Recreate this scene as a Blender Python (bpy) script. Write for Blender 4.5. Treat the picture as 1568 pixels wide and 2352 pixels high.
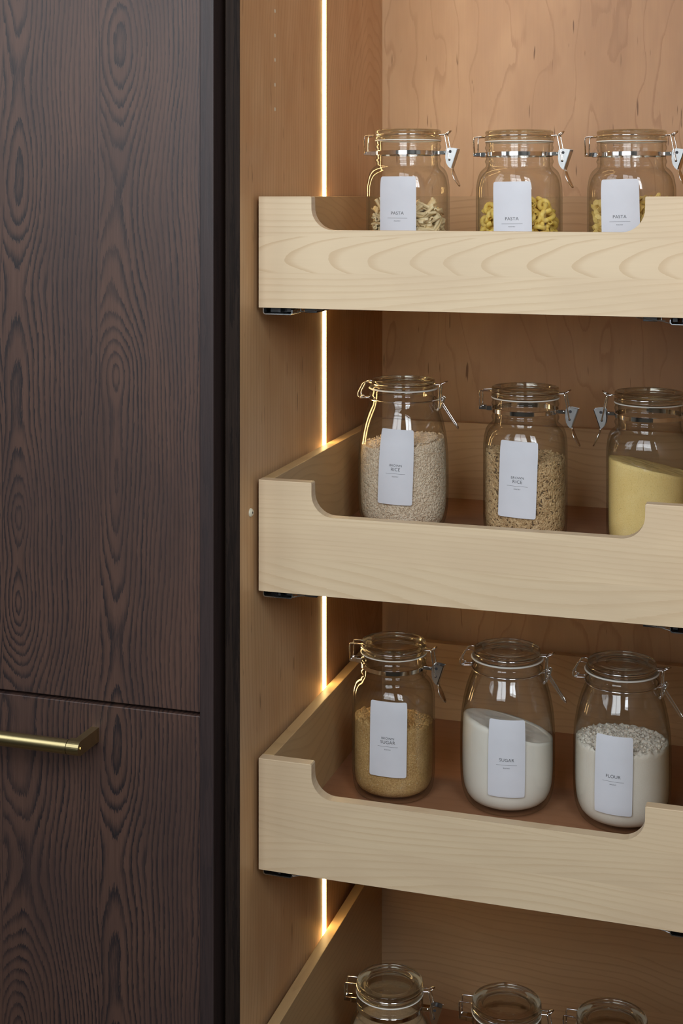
import bpy, bmesh, math, random
import numpy as np
from mathutils import Vector, Matrix, noise as mnoise

for _o in list(bpy.data.objects):
    bpy.data.objects.remove(_o)
S = bpy.context.scene
COL = S.collection
MM = 0.001
EYE = 1.45            # camera height above the floor (m)

# ------------------------------------------------------------------ camera
F_PX, HOR, CX = 3280.0, 450.0, 784.0
YAW = math.atan(1026.0 / F_PX)
cam_d = bpy.data.cameras.new('camera')
cam_d.sensor_fit = 'AUTO'
cam_d.sensor_width = 36.0
cam_d.lens = F_PX / 2352.0 * 36.0
cam_d.shift_y = -(1176.0 - HOR) / 2352.0
cam_d.clip_start = 0.05
cam = bpy.data.objects.new('camera', cam_d)
COL.objects.link(cam)
cam.location = (0, 0, EYE)
cam.rotation_euler = (math.radians(90), 0, YAW)
S.camera = cam

# ------------------------------------------------------------------ view, world
S.view_settings.view_transform = 'Standard'
S.view_settings.look = 'None'
S.view_settings.exposure = 0.0
S.view_settings.gamma = 1.0
S.view_settings.use_curve_mapping = False
S.cycles.max_bounces = 14
S.cycles.diffuse_bounces = 5
S.cycles.glossy_bounces = 5
S.cycles.transmission_bounces = 12
S.cycles.transparent_max_bounces = 40
S.cycles.sample_clamp_indirect = 6.0
S.cycles.use_denoising = True

wd = bpy.data.worlds.new('world')
S.world = wd
wd.use_nodes = True
wd.node_tree.nodes['Background'].inputs[0].default_value = (0.6, 0.75, 1.0, 1)
wd.node_tree.nodes['Background'].inputs[1].default_value = 0.05


def window_light(name, loc, rot, sx, sy, power, color):
    l = bpy.data.lights.new(name, 'AREA')
    l.shape = 'RECTANGLE'
    l.size, l.size_y = sx, sy
    l.energy = power
    l.color = color
    o = bpy.data.objects.new(name, l)
    COL.objects.link(o)
    o.location = loc
    o.rotation_euler = rot
    return o


DAY = (0.89, 0.95, 1.0)
R90 = math.radians(90)
# daylight through the two windows of the room (left wall, wall behind the camera)
window_light('window_daylight', (-1.71, 0.15, EYE + 0.75), (R90, 0, -R90), 1.10, 1.30, 15.5, DAY)
window_light('window_daylight', (-0.60, -0.51, EYE + 0.80), (R90, 0, 0), 1.00, 1.70, 36.0, DAY)
window_light('window_daylight', (0.80, -0.51, EYE + 0.95), (R90, 0, 0), 0.80, 1.30, 38.0, DAY)


# ------------------------------------------------------------------ naming helpers
def tag(o, label=None, cat=None, group=None, kind=None):
    if label: o['label'] = label
    if cat: o['category'] = cat
    if group: o['group'] = group
    if kind: o['kind'] = kind
    return o


def empty(name, loc, rz=0.0):
    o = bpy.data.objects.new(name, None)
    COL.objects.link(o)
    o.empty_display_size = 0.02
    o.location = loc
    o.rotation_euler = (0, 0, rz)
    return o


def build(name, bm, mat, parent=None, smooth=False, loc=None):
    """bm is in millimetres, local to the parent"""
    bmesh.ops.recalc_face_normals(bm, faces=bm.faces)
    for v in bm.verts:
        v.co *= MM
    me = bpy.data.meshes.new(name)
    bm.to_mesh(me)
    bm.free()
    for p in me.polygons:
        p.use_smooth = smooth
    me.materials.append(mat)
    o = bpy.data.objects.new(name, me)
    COL.objects.link(o)
    if parent is not None:
        o.parent = parent
    if loc is not None:
        o.location = loc
    return o


def sharp_by_angle(o, deg=35):
    me = o.data
    me.shade_smooth() if hasattr(me, 'shade_smooth') else None
    try:
        me.set_sharp_from_angle(angle=math.radians(deg))
    except Exception:
        pass
    return o


# ------------------------------------------------------------------ shape helpers (mm)
def box(bm, x0, x1, y0, y1, z0, z1, bev=0.0):
    r = bmesh.ops.create_cube(bm, size=1.0)
    vs = r['verts']
    for v in vs:
        v.co = Vector(((x0 + x1) / 2 + v.co.x * (x1 - x0), (y0 + y1) / 2 + v.co.y * (y1 - y0),
                       (z0 + z1) / 2 + v.co.z * (z1 - z0)))
    if bev > 0:
        es = list({e for v in vs for e in v.link_edges})
        bmesh.ops.bevel(bm, geom=es, offset=bev, segments=2, affect='EDGES', profile=0.5)
    return bm


def new_box(*a, **k):
    return box(bmesh.new(), *a, **k)


def prism(bm, pts, y0, y1, axis='Y'):
    """polygon pts (a, b) extruded along an axis"""
    def mk(a, b, c):
        if axis == 'Y': return Vector((a, c, b))
        if axis == 'X': return Vector((c, a, b))
        return Vector((a, b, c))
    f = [bm.verts.new(mk(a, b, y0)) for a, b in pts]
    g = [bm.verts.new(mk(a, b, y1)) for a, b in pts]
    bm.faces.new(f)
    bm.faces.new(g[::-1])
    n = len(pts)
    for i in range(n):
        bm.faces.new((f[i], f[(i + 1) % n], g[(i + 1) % n], g[i]))
    return f, g


def tube(bm, pts, r, seg=8, closed=False, caps=True):
    P = [Vector(p) for p in pts]
    n = len(P)
    rings = []
    prev = None
    for i in range(n):
        if closed:
            d = (P[(i + 1) % n] - P[i - 1]).normalized()
        elif i == 0:
            d = (P[1] - P[0]).normalized()
        elif i == n - 1:
            d = (P[-1] - P[-2]).normalized()
        else:
            d = ((P[i + 1] - P[i]).normalized() + (P[i] - P[i - 1]).normalized()).normalized()
        if prev is None:
            a = Vector((0, 0, 1)) if abs(d.z) < 0.9 else Vector((0, 1, 0))
            u = d.cross(a).normalized()
        else:
            u = (prev - d * prev.dot(d)).normalized()
        prev = u
        w = d.cross(u)
        rr = r[i] if isinstance(r, (list, tuple)) else r
        rings.append([bm.verts.new(P[i] + (u * math.cos(2 * math.pi * k / seg) + w * math.sin(2 * math.pi * k / seg)) * rr)
                      for k in range(seg)])
    m = n if closed else n - 1
    for i in range(m):
        a, b = rings[i], rings[(i + 1) % n]
        for k in range(seg):
            bm.faces.new((a[k], a[(k + 1) % seg], b[(k + 1) % seg], b[k]))
    if caps and not closed:
        bm.faces.new(rings[0][::-1])
        bm.faces.new(rings[-1])


def fillet(pts, r=2.0, n=4):
    """round the corners of a 3-D polyline"""
    P = [Vector(p) for p in pts]
    out = [P[0]]
    for i in range(1, len(P) - 1):
        a, b, c = P[i - 1], P[i], P[i + 1]
        la, lc = (a - b).length, (c - b).length
        rr = min(r, la * .45, lc * .45)
        p0 = b + (a - b).normalized() * rr
        p1 = b + (c - b).normalized() * rr
        for k in range(n + 1):
            t = k / n
            out.append(p0.lerp(b, t).lerp(b.lerp(p1, t), t))
    out.append(P[-1])
    return out


def lathe(bm, prof, seg=64, nf=None):
    """prof = [(r, z)] ; nf(z) = super-ellipse exponent"""
    rings = []
    for r, z in prof:
        if r < 1e-4:
            rings.append([bm.verts.new((0, 0, z))])
            continue
        n = nf(z) if nf else 2.0
        ring = []
        for k in range(seg):
            a = 2 * math.pi * k / seg
            rr = r * supr(a, n)
            ring.append(bm.verts.new((rr * math.cos(a), rr * math.sin(a), z)))
        rings.append(ring)
    for a, b in zip(rings[:-1], rings[1:]):
        if len(a) == 1 and len(b) == 1:
            continue
        for k in range(seg):
            k2 = (k + 1) % seg
            if len(a) == 1:
                bm.faces.new((a[0], b[k2], b[k]))
            elif len(b) == 1:
                bm.faces.new((a[k], a[k2], b[0]))
            else:
                bm.faces.new((a[k], a[k2], b[k2], b[k]))


def supr(a, n):
    if n <= 2.001:
        return 1.0
    return (abs(math.cos(a)) ** n + abs(math.sin(a)) ** n) ** (-1.0 / n)


# ------------------------------------------------------------------ node helpers
class NT:
    def __init__(s, name):
        s.m = bpy.data.materials.new(name)
        s.m.use_nodes = True
        s.t = s.m.node_tree
        s.t.nodes.clear()
        s.out = s.t.nodes.new('ShaderNodeOutputMaterial')

    def node(s, typ, **kw):
        n = s.t.nodes.new(typ)
        for k, v in kw.items():
            setattr(n, k, v)
        return n

    def link(s, a, b):
        s.t.links.new(a, b)

    def put(s, sock, v):
        if isinstance(v, E): v = v.s
        if isinstance(v, bpy.types.NodeSocket):
            s.link(v, sock)
        elif isinstance(v, (tuple, list)) and len(v) == 3 and sock.type == 'RGBA':
            sock.default_value = (*v, 1)
        else:
            sock.default_value = v

    def math(s, op, *a, clamp=False):
        n = s.node('ShaderNodeMath', operation=op)
        n.use_clamp = clamp
        for i, v in enumerate(a):
            s.put(n.inputs[i], v)
        return E(s, n.outputs[0])

    def xyz(s, x, y, z):
        n = s.node('ShaderNodeCombineXYZ')
        for i, v in enumerate((x, y, z)):
            s.put(n.inputs[i], v)
        return n.outputs[0]

    def noise(s, vec, scale=1.0, detail=2.0, rough=0.5, dist=0.0):
        n = s.node('ShaderNodeTexNoise')
        s.put(n.inputs['Vector'], vec)
        n.inputs['Scale'].default_value = scale
        n.inputs['Detail'].default_value = detail
        n.inputs['Roughness'].default_value = rough
        n.inputs['Distortion'].default_value = dist
        return E(s, n.outputs[0])

    def ramp(s, v, a, b, lo=0.0, hi=1.0, smooth=True):
        n = s.node('ShaderNodeMapRange')
        n.interpolation_type = 'SMOOTHSTEP' if smooth else 'LINEAR'
        s.put(n.inputs[0], v)
        for i, q in enumerate((a, b, lo, hi)):
            n.inputs[i + 1].default_value = q
        return E(s, n.outputs[0])

    def mix(s, fac, a, b, mode='MIX'):
        n = s.node('ShaderNodeMix', data_type='RGBA', blend_type=mode)
        s.put(n.inputs[0], fac)
        s.put(n.inputs[6], a)
        s.put(n.inputs[7], b)
        return n.outputs[2]

    def obj(s):
        tc = s.node('ShaderNodeTexCoord')
        sp = s.node('ShaderNodeSeparateXYZ')
        s.link(tc.outputs['Object'], sp.inputs[0])
        return [E(s, sp.outputs[i]) * 1000.0 for i in range(3)]

    def rnd(s):
        return E(s, s.node('ShaderNodeObjectInfo').outputs['Random'])

    def principled(s, color, rough=0.5, metal=0.0, bump=None, bs=0.2, bd=0.0005, **kw):
        p = s.node('ShaderNodeBsdfPrincipled')
        s.put(p.inputs['Base Color'], color)
        s.put(p.inputs['Roughness'], rough)
        p.inputs['Metallic'].default_value = metal
        for k, v in kw.items():
            s.put(p.inputs[k.replace('_', ' ')], v)
        if bump is not None:
            b = s.node('ShaderNodeBump')
            b.inputs['Strength'].default_value = bs
            b.inputs['Distance'].default_value = bd
            s.put(b.inputs['Height'], bump)
            s.link(b.outputs[0], p.inputs['Normal'])
        s.link(p.outputs[0], s.out.inputs[0])
        return s.m


class E:
    def __init__(s, nt, sock):
        s.nt, s.s = nt, sock

    def __add__(s, o): return s.nt.math('ADD', s, o)
    def __radd__(s, o): return s.nt.math('ADD', o, s)
    def __sub__(s, o): return s.nt.math('SUBTRACT', s, o)
    def __rsub__(s, o): return s.nt.math('SUBTRACT', o, s)
    def __mul__(s, o): return s.nt.math('MULTIPLY', s, o)
    def __rmul__(s, o): return s.nt.math('MULTIPLY', o, s)
    def __truediv__(s, o): return s.nt.math('DIVIDE', s, o)
    def __pow__(s, o): return s.nt.math('POWER', s, o)


def srgb(r, g, b):
    f = lambda c: (c / 255 / 12.92) if c / 255 <= 0.04045 else ((c / 255 + 0.055) / 1.055) ** 2.4
    return (f(r), f(g), f(b))


def wood(name, base, line, L='X', A='Z', T='Y', K=0.2, centre=0.0, dm=30.0, damp=40.0, dlen=300.0,
         namp=1.5, nA=40.0, nL=260.0, jag=0.15, line0=0.72, lineamt=0.8, fiber=0.25, blotch=None,
         blotch_amt=0.3, leaf=None, fleck=None, fleck_amt=0.0, rough=0.45, spec=0.4, rand=True, bs=0.15,
         bands=0.0, seed=0.0, tone=0.0, lin=0.0, quad=0.0, slant=0.0, fk0=0.73):
    n = NT(name)
    o = dict(zip('XYZ', n.obj()))
    l, a, t = o[L] + seed, o[A], o[T]
    if rand:
        r = n.rnd()
        l = l + r * 3777.0
        t = t + r * 911.0
        a = a + (r * 37.0 - 18.0)
    if leaf:
        a0, w = leaf
        q = (a - a0) / w
        idx = n.math('FLOOR', q)
        a2 = (q - idx) * w - w * 0.5
        odd = n.math('MODULO', n.math('ABSOLUTE', idx), 2.0)
        l = l + idx * 613.0
        aw = a2 - centre
    else:
        aw = a - centre
        a2 = a
    d = (n.noise(n.xyz(l / dlen, 3.3, seed), 1.0, 1.0) - 0.5) * (2 * damp) + dm
    dist = n.math('SQRT', aw * aw + d * d)
    big = (n.noise(n.xyz(a2 / nA, t / nA, l / nL), 1.0, 2.0, 0.45) - 0.5) * (2 * namp)
    jg = (n.noise(n.xyz(a2 / 0.9, t / 0.9, l / 14.0), 1.0, 2.0, 0.6) - 0.5) * (2 * jag)
    extra = l * lin + aw * aw * quad + aw * slant if lin else 0.0
    f = n.math('FRACT', dist * K + big + jg + extra)
    if bands:
        lw = n.noise(n.xyz(a2 / 13.0, t / 13.0, l / 400.0), 1.0, 1.0)
        ln0 = n.ramp(f, line0, 0.97) * n.ramp(f, 1.0, 0.985)
        ln = ln0 * n.ramp(lw, 0.3, 0.62, 1 - bands, 1.0)
    else:
        ln = n.ramp(f, line0, 0.97) * n.ramp(f, 1.0, 0.985)
    fb = n.noise(n.xyz(a2 / 0.55, t / 0.55, l / 45.0), 1.0, 2.0, 0.6)
    fb2 = n.noise(n.xyz(a2 / 3.0, t / 3.0, l / 160.0), 1.0, 2.0, 0.5)
    col = n.mix(ln * lineamt, base, line)
    if blotch:
        bl = n.noise(n.xyz(a2 / 60.0, t / 60.0, l / 170.0), 1.0, 3.0, 0.55)
        col = n.mix(n.ramp(bl, 0.35, 0.7, 0.0, blotch_amt), col, blotch)
    br = (fb - 0.5) * (2 * fiber) + (fb2 - 0.5) * fiber + 1.0
    if tone:
        br = br + (n.rnd() - 0.5) * tone
    g = n.node('ShaderNodeVectorMath', operation='SCALE')
    n.link(col, g.inputs[0])
    n.link(br.s, g.inputs['Scale'])
    col = g.outputs[0]
    if fleck:
        fk = n.noise(n.xyz(a2 / 3.2, t / 3.2, l / 44.0), 1.0, 1.0, 0.5)
        msk = n.noise(n.xyz(a2 / 26.0, t / 26.0, l / 60.0), 1.0, 1.0)
        fk = n.ramp(fk, fk0, fk0 + 0.07) * n.ramp(msk, 0.55, 0.62)
        col = n.mix(fk * fleck_amt, col, fleck)
    rg = rough + (fb - 0.5) * 0.12
    return n.principled(col, rg, 0.0, bump=(fb * 0.6 - ln * 0.5), bs=bs, bd=0.0004, Specular_IOR_Level=spec)


def plain(name, color, rough=0.5, metal=0.0, nscale=None, namt=0.1, bs=0.1, spec=0.5):
    n = NT(name)
    if nscale:
        x, y, z = n.obj()
        v = n.noise(n.xyz(x, y, z), 1.0 / nscale, 3.0, 0.6)
        col = n.mix(n.ramp(v, 0.3, 0.7, 0, 1), tuple(c * (1 - namt) for c in color), tuple(min(1, c * (1 + namt)) for c in color))
        return n.principled(col, rough, metal, bump=v, bs=bs, bd=0.0004, Specular_IOR_Level=spec)
    return n.principled(color, rough, metal, Specular_IOR_Level=spec)


# ------------------------------------------------------------------ materials
MAT = {}
OAK_B, OAK_D = (0.094, 0.050, 0.037), (0.012, 0.011, 0.014)
MAT['oak_door'] = wood('stained_oak_veneer', OAK_B, OAK_D, L='Z', A='X', T='Y', K=1 / 4.8, centre=-40.0, dm=20, damp=80,
                       dlen=320, namp=2.0, nA=42, nL=200, jag=0.36, line0=0.38, lineamt=0.95, fiber=0.34,
                       leaf=(-710.5, 119.0), rough=0.45, spec=0.46, rand=False, bs=0.30, bands=0.45, seed=90.0,
                       blotch=(0.045, 0.028, 0.026), blotch_amt=0.5)
MAT['oak_edge'] = wood('stained_oak_edge', (0.040, 0.026, 0.025), (0.026, 0.019, 0.020), L='Z', A='X', T='Y', K=1 / 40.0,
                       dm=60, damp=90, dlen=220, namp=1.4, nA=9, nL=120, jag=0.3, line0=0.5, lineamt=0.6, fiber=0.35, rough=0.45, spec=0.42, rand=False, bs=0.25)
MAT['oak_stile'] = wood('stained_oak_stile', (0.020, 0.013, 0.010), (0.010, 0.007, 0.006), L='Z', A='X', T='Y', K=1 / 40.0,
                        dm=60, damp=90, dlen=200, namp=1.4, nA=8, nL=140, jag=0.3, line0=0.5, fiber=0.7, rough=0.6, spec=0.08, rand=False, bs=0.2)
MAT['black'] = plain('black_cavity', (0.006, 0.005, 0.005), 0.7)

MP_B, MP_L = (0.66, 0.51, 0.335), (0.51, 0.35, 0.20)
MAT['front_straight'] = wood('pale_maple_straight', MP_B, MP_L, L='X', A='Z', T='Y', K=1 / 4.6, centre=-30, dm=70, damp=60, dlen=700,
                             namp=0.9, nA=45, nL=420, jag=0.10, line0=0.45, lineamt=0.42, fiber=0.045,
                             blotch=(0.56, 0.415, 0.27), blotch_amt=0.5, rough=0.42, spec=0.35, bs=0.05, tone=0.06, bands=0.5)
MAT['front_swirl'] = wood('pale_maple_cathedral', MP_B, MP_L, L='X', A='Z', T='Y', K=1 / 300, centre=55, dm=30, damp=160, dlen=260,
                          namp=0.75, nA=48, nL=120, jag=0.02, line0=0.70, lineamt=0.62, fiber=0.035, lin=-1 / 44.0, quad=1 / 420.0, slant=0.035,
                          blotch=(0.57, 0.43, 0.28), blotch_amt=0.4, rough=0.42, spec=0.35, bs=0.05, tone=0.04)
MAT['side'] = wood('maple_tray_side', (0.50, 0.34, 0.17), (0.38, 0.25, 0.12), L='Y', A='Z', T='X', K=1 / 9, dm=60, damp=80,
                   namp=1.2, nA=40, nL=300, jag=0.06, line0=0.6, lineamt=0.45, fiber=0.06,
                   blotch=(0.42, 0.28, 0.14), blotch_amt=0.5, rough=0.45, spec=0.3, bs=0.05, tone=0.08)
MAT['back_board'] = wood('maple_tray_back', (0.46, 0.30, 0.165), (0.34, 0.205, 0.105), L='X', A='Z', T='Y', K=1 / 9, dm=30, damp=80,
                         dlen=240, namp=1.3, nA=40, nL=230, jag=0.05, line0=0.66, lineamt=0.55, fiber=0.06,
                         blotch=(0.39, 0.24, 0.125), blotch_amt=0.5, rough=0.45, spec=0.3, bs=0.05, tone=0.10)
MAT['tray_floor'] = wood('maple_tray_floor', (0.30, 0.145, 0.075), (0.23, 0.105, 0.05), L='X', A='Y', T='Z', K=1 / 20, dm=60, damp=40,
                         namp=1.0, line0=0.6, lineamt=0.3, fiber=0.05, rough=0.40, spec=0.35, bs=0.04)
MAT['wall_side'] = wood('maple_cabinet_side', (0.585, 0.372, 0.20), (0.43, 0.245, 0.115), L='Z', A='Y', T='X', K=1 / 8.5, centre=1900,
                        dm=80, damp=140, dlen=500, namp=1.4, nA=55, nL=330, jag=0.05, line0=0.55, lineamt=0.55, fiber=0.10,
                        blotch=(0.47, 0.26, 0.12), blotch_amt=0.7, fleck=(0.18, 0.09, 0.03), fleck_amt=0.8, fk0=0.67,
                        rough=0.42, spec=0.32, rand=False, bs=0.05)
MAT['wall_back'] = wood('maple_cabinet_back', (0.53, 0.33, 0.178), (0.35, 0.185, 0.085), L='Z', A='X', T='Y', K=1 / 34, centre=-250,
                        dm=60, damp=60, dlen=260, namp=2.3, nA=62, nL=210, jag=0.05, line0=0.86, lineamt=0.5, fiber=0.055,
                        blotch=(0.41, 0.235, 0.12), blotch_amt=0.6, fleck=(0.17, 0.08, 0.03), fleck_amt=0.9, fk0=0.69,
                        rough=0.42, spec=0.32, rand=False, bs=0.05)


def chrome(name, col=(0.78, 0.77, 0.75), rough=0.10):
    n = NT(name)
    x, y, z = n.obj()
    v = n.noise(n.xyz(x, y, z), 0.25, 2.0)
    return n.principled(col, rough + (v - 0.5) * 0.06, 1.0)


MAT['chrome'] = chrome('polished_steel')
MAT['plate'] = chrome('satin_steel', (0.74, 0.74, 0.73), 0.26)
MAT['zinc'] = chrome('zinc_plated_steel', (0.45, 0.47, 0.48), 0.28)


def brass():
    n = NT('brushed_brass')
    x, y, z = n.obj()
    v = n.noise(n.xyz(x / 30.0, y * 4.0, z * 4.0), 1.0, 2.0)
    return n.principled((0.60, 0.49, 0.25), 0.30 + (v - 0.5) * 0.1, 1.0, bump=v, bs=0.05)


MAT['brass'] = brass()
MAT['plastic'] = plain('grey_plastic', (0.03, 0.032, 0.036), 0.4)
MAT['gasket'] = plain('white_rubber', (0.80, 0.78, 0.72), 0.5)
MAT['cream_plastic'] = plain('cream_plastic', (0.70, 0.66, 0.52), 0.4)
MAT['ink'] = plain('black_ink', (0.03, 0.03, 0.035), 0.6)


def paper():
    n = NT('label_paper')
    x, y, z = n.obj()
    v = n.noise(n.xyz(x, y, z), 0.08, 3.0)
    col = n.mix(v, (0.60, 0.61, 0.65), (0.64, 0.65, 0.69))
    return n.principled(col, 0.55, 0.0, bump=v, bs=0.1, bd=0.0005, Specular_IOR_Level=0.3)


MAT['paper'] = paper()


def thin_glass(name, f0=0.04, edge=(0.72, 0.74, 0.68), tint=(0.985, 0.985, 0.975)):
    n = NT(name)
    lw = n.node('ShaderNodeLayerWeight')
    lw.inputs['Blend'].default_value = 0.5
    fac = E(n, lw.outputs['Facing'])
    fr = (fac ** 5.0) * (1 - f0) * 0.75 + f0
    tcol = n.mix(n.math('POWER', fac, 3.0), tint, edge)
    tr = n.node('ShaderNodeBsdfTransparent')
    n.put(tr.inputs[0], tcol)
    x, y, z = n.obj()
    v = n.noise(n.xyz(x, y, z), 0.035, 2.0)
    b = n.node('ShaderNodeBump')
    b.inputs['Strength'].default_value = 0.25
    b.inputs['Distance'].default_value = 0.002
    n.put(b.inputs['Height'], v)
    gl = n.node('ShaderNodeBsdfGlossy')
    gl.inputs['Roughness'].default_value = 0.02
    n.link(b.outputs[0], gl.inputs['Normal'])
    mx = n.node('ShaderNodeMixShader')
    n.put(mx.inputs[0], fr)
    n.link(tr.outputs[0], mx.inputs[1])
    n.link(gl.outputs[0], mx.inputs[2])
    n.link(mx.outputs[0], n.out.inputs[0])
    return n.m


MAT['glass'] = thin_glass('clear_jar_glass', f0=0.05, edge=(0.62, 0.63, 0.57))


def solid_glass():
    n = NT('clear_lid_glass')
    x, y, z = n.obj()
    v = n.noise(n.xyz(x, y, z), 0.05, 2.0)
    b = n.node('ShaderNodeBump')
    b.inputs['Strength'].default_value = 0.2
    b.inputs['Distance'].default_value = 0.002
    n.put(b.inputs['Height'], v)
    g = n.node('ShaderNodeBsdfGlass')
    g.inputs['Color'].default_value = (0.985, 0.985, 0.965, 1)
    g.inputs['Roughness'].default_value = 0.0
    g.inputs['IOR'].default_value = 1.48
    n.link(b.outputs[0], g.inputs['Normal'])
    tr = n.node('ShaderNodeBsdfTransparent')
    tr.inputs[0].default_value = (0.95, 0.95, 0.90, 1)
    mx = n.node('ShaderNodeMixShader')
    mx.inputs[0].default_value = 0.55
    n.link(tr.outputs[0], mx.inputs[1])
    n.link(g.outputs[0], mx.inputs[2])
    n.link(mx.outputs[0], n.out.inputs[0])
    return n.m


MAT['lid_glass'] = solid_glass()


def emit(name, col, strength):
    n = NT(name)
    e = n.node('ShaderNodeEmission')
    e.inputs[0].default_value = (*col, 1)
    e.inputs[1].default_value = strength
    n.link(e.outputs[0], n.out.inputs[0])
    return n.m


MAT['led'] = emit('warm_light_diffuser', (1.0, 0.68, 0.28), 26.0)


def powder(name, a, b, speck=None, scale=1.2, speck_amt=0.6, bs=0.4, rough=0.85, bd=0.0006):
    n = NT(name)
    x, y, z = n.obj()
    p = n.xyz(x, y, z)
    v = n.noise(p, 1.0 / scale, 3.0, 0.7)
    big = n.noise(p, 1.0 / 25.0, 2.0, 0.5)
    col = n.mix(n.ramp(v * 0.7 + big * 0.3, 0.35, 0.65), a, b)
    if speck:
        s = n.noise(p, 1.0 / (scale * 1.1), 1.0, 0.5)
        col = n.mix(n.ramp(s, 0.68, 0.74) * speck_amt, col, speck)
    return n.principled(col, rough, 0.0, bump=v, bs=bs, bd=bd, Specular_IOR_Level=0.2)


MAT['white_rice'] = powder('pale_rice', (0.62, 0.49, 0.36), (0.82, 0.71, 0.57), scale=3.0)
MAT['brown_rice'] = powder('brown_rice', (0.40, 0.26, 0.13), (0.68, 0.49, 0.28), scale=4.0)
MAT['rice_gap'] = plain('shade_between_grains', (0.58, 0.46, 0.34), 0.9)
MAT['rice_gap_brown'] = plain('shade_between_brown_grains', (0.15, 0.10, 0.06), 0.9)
MAT['cornmeal'] = powder('yellow_cornmeal', (0.84, 0.62, 0.24), (0.92, 0.73, 0.34), speck=(0.30, 0.18, 0.07), scale=0.9)
MAT['brown_sugar'] = powder('raw_sugar', (0.38, 0.22, 0.08), (0.64, 0.43, 0.19), speck=(0.8, 0.7, 0.5), scale=1.6, bs=0.9, rough=0.5, bd=0.001)
MAT['sugar'] = powder('white_sugar', (0.80, 0.77, 0.70), (0.85, 0.82, 0.76), scale=0.8, bs=0.15)
MAT['flour'] = powder('white_flour', (0.80, 0.74, 0.65), (0.86, 0.81, 0.73), scale=1.0, bs=0.12)
MAT['oat_powder'] = powder('tan_meal', (0.36, 0.27, 0.18), (0.46, 0.36, 0.25), scale=1.5)
MAT['pasta_pale'] = powder('pale_pasta', (0.74, 0.60, 0.36), (0.84, 0.72, 0.48), scale=6.0, bs=0.05, rough=0.55)
MAT['pasta_yellow'] = powder('yellow_pasta', (0.76, 0.54, 0.10), (0.86, 0.66, 0.20), scale=6.0, bs=0.05, rough=0.5)
MAT['pasta_gold'] = powder('golden_pasta', (0.74, 0.53, 0.15), (0.84, 0.64, 0.26), scale=5.0, bs=0.05, rough=0.5)
MAT['plaster'] = plain('painted_plaster', (0.20, 0.19, 0.17), 0.8, nscale=60.0, namt=0.03)
MAT['floorboards'] = wood('dark_floor', (0.12, 0.08, 0.05), (0.07, 0.045, 0.03), L='Y', A='X', T='Z', K=1 / 12, rough=0.5, rand=False)
MAT['frame_paint'] = plain('dark_window_frame', (0.05, 0.05, 0.05), 0.4, nscale=40.0, namt=0.1)

# ------------------------------------------------------------------ the room (mm, z from the floor)
EZ = EYE * 1000.0


def struct(name, bm, mat):
    return tag(build(name, bm, mat), kind='structure')


RX0, RX1, RY0, RY1, RH = -1750, 1400, -550, 2010, 3150
struct('floor', new_box(RX0, RX1, RY0, RY1, -60, 0), MAT['floorboards'])
struct('ceiling', new_box(RX0, RX1, RY0, RY1, RH, RH + 60), MAT['plaster'])
struct('wall_left', new_box(RX0 - 60, RX0, RY0, RY1, 0, RH), MAT['plaster'])
struct('wall_right', new_box(RX1, RX1 + 60, RY0, RY1, 0, RH), MAT['plaster'])
struct('wall_back', new_box(RX0, RX1, RY1, RY1 + 60, 0, RH), MAT['plaster'])
struct('wall_front', new_box(RX0, RX1, RY0 - 60, RY0, 0, RH), MAT['plaster'])


def window_frame(name, horizontal, c, w, zc, h, fixed):
    bm = bmesh.new()

    def bar(a0, a1, z0, z1):
        if horizontal:
            box(bm, a0, a1, fixed - 20, fixed + 20, z0, z1, 3)
        else:
            box(bm, fixed - 20, fixed + 20, a0, a1, z0, z1, 3)
    z0, z1 = zc - h / 2, zc + h / 2
    bar(c - w / 2 - 50, c - w / 2 + 5, z0 - 50, z1 + 50)
    bar(c + w / 2 - 5, c + w / 2 + 50, z0 - 50, z1 + 50)
    bar(c - w / 2, c + w / 2, z0 - 50, z0 + 5)
    bar(c - w / 2, c + w / 2, z1 - 5, z1 + 50)
    bar(c - 20, c + 20, z0, z1)
    bar(c - w / 2, c + w / 2, zc + 190, zc + 220)
    struct(name, bm, MAT['frame_paint'])


window_frame('window_1', False, 150, 1100, EZ + 750, 1300, -1685)
window_frame('window_2', True, -600, 1000, EZ + 800, 1700, -485)
window_frame('window_3', True, 800, 800, EZ + 950, 1300, -485)

# ------------------------------------------------------------------ dark cabinet on the left
# y of the door face 1397, end panel front 1395
dark = empty('tall_cabinet', (-0.593 - 0.6, 1.9, 0.0))
tag(dark, 'tall dark-stained oak cabinet with brass-handled lower drawer, left of the open pantry', 'cabinet')
DX, DY = -1193.0, 1900.0


def dbox(x0, x1, y0, y1, z0, z1, bev=0.0):
    return new_box(x0, x1, y0, y1, z0, z1, bev)


def dbuild(name, bm, mat, parent=dark):
    """bm in world mm (z from camera height) -> local to the cabinet's empty; texture space stays world mm"""
    bmesh.ops.recalc_face_normals(bm, faces=bm.faces)
    for v in bm.verts:
        v.co = Vector(((v.co.x) * MM, (v.co.y) * MM, (v.co.z + EZ) * MM))
    me = bpy.data.meshes.new(name)
    bm.to_mesh(me)
    bm.free()
    me.materials.append(mat)
    o = bpy.data.objects.new(name, me)
    COL.objects.link(o)
    o.parent = parent
    o.matrix_parent_inverse = parent.matrix_world.inverted() if False else Matrix.Identity(4)
    return o


bpy.context.view_layer.update()


def place_world(o, root_loc):
    o.location = Vector((0, 0, 0)) - Vector(root_loc)
    return o


def wpart(name, bm, mat, root, smooth=False, grand=None):
    o = dbuild(name, bm, mat, grand if grand is not None else root)
    if grand is None:
        place_world(o, root.location)
    if smooth:
        sharp_by_angle(o)
    return o


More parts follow.
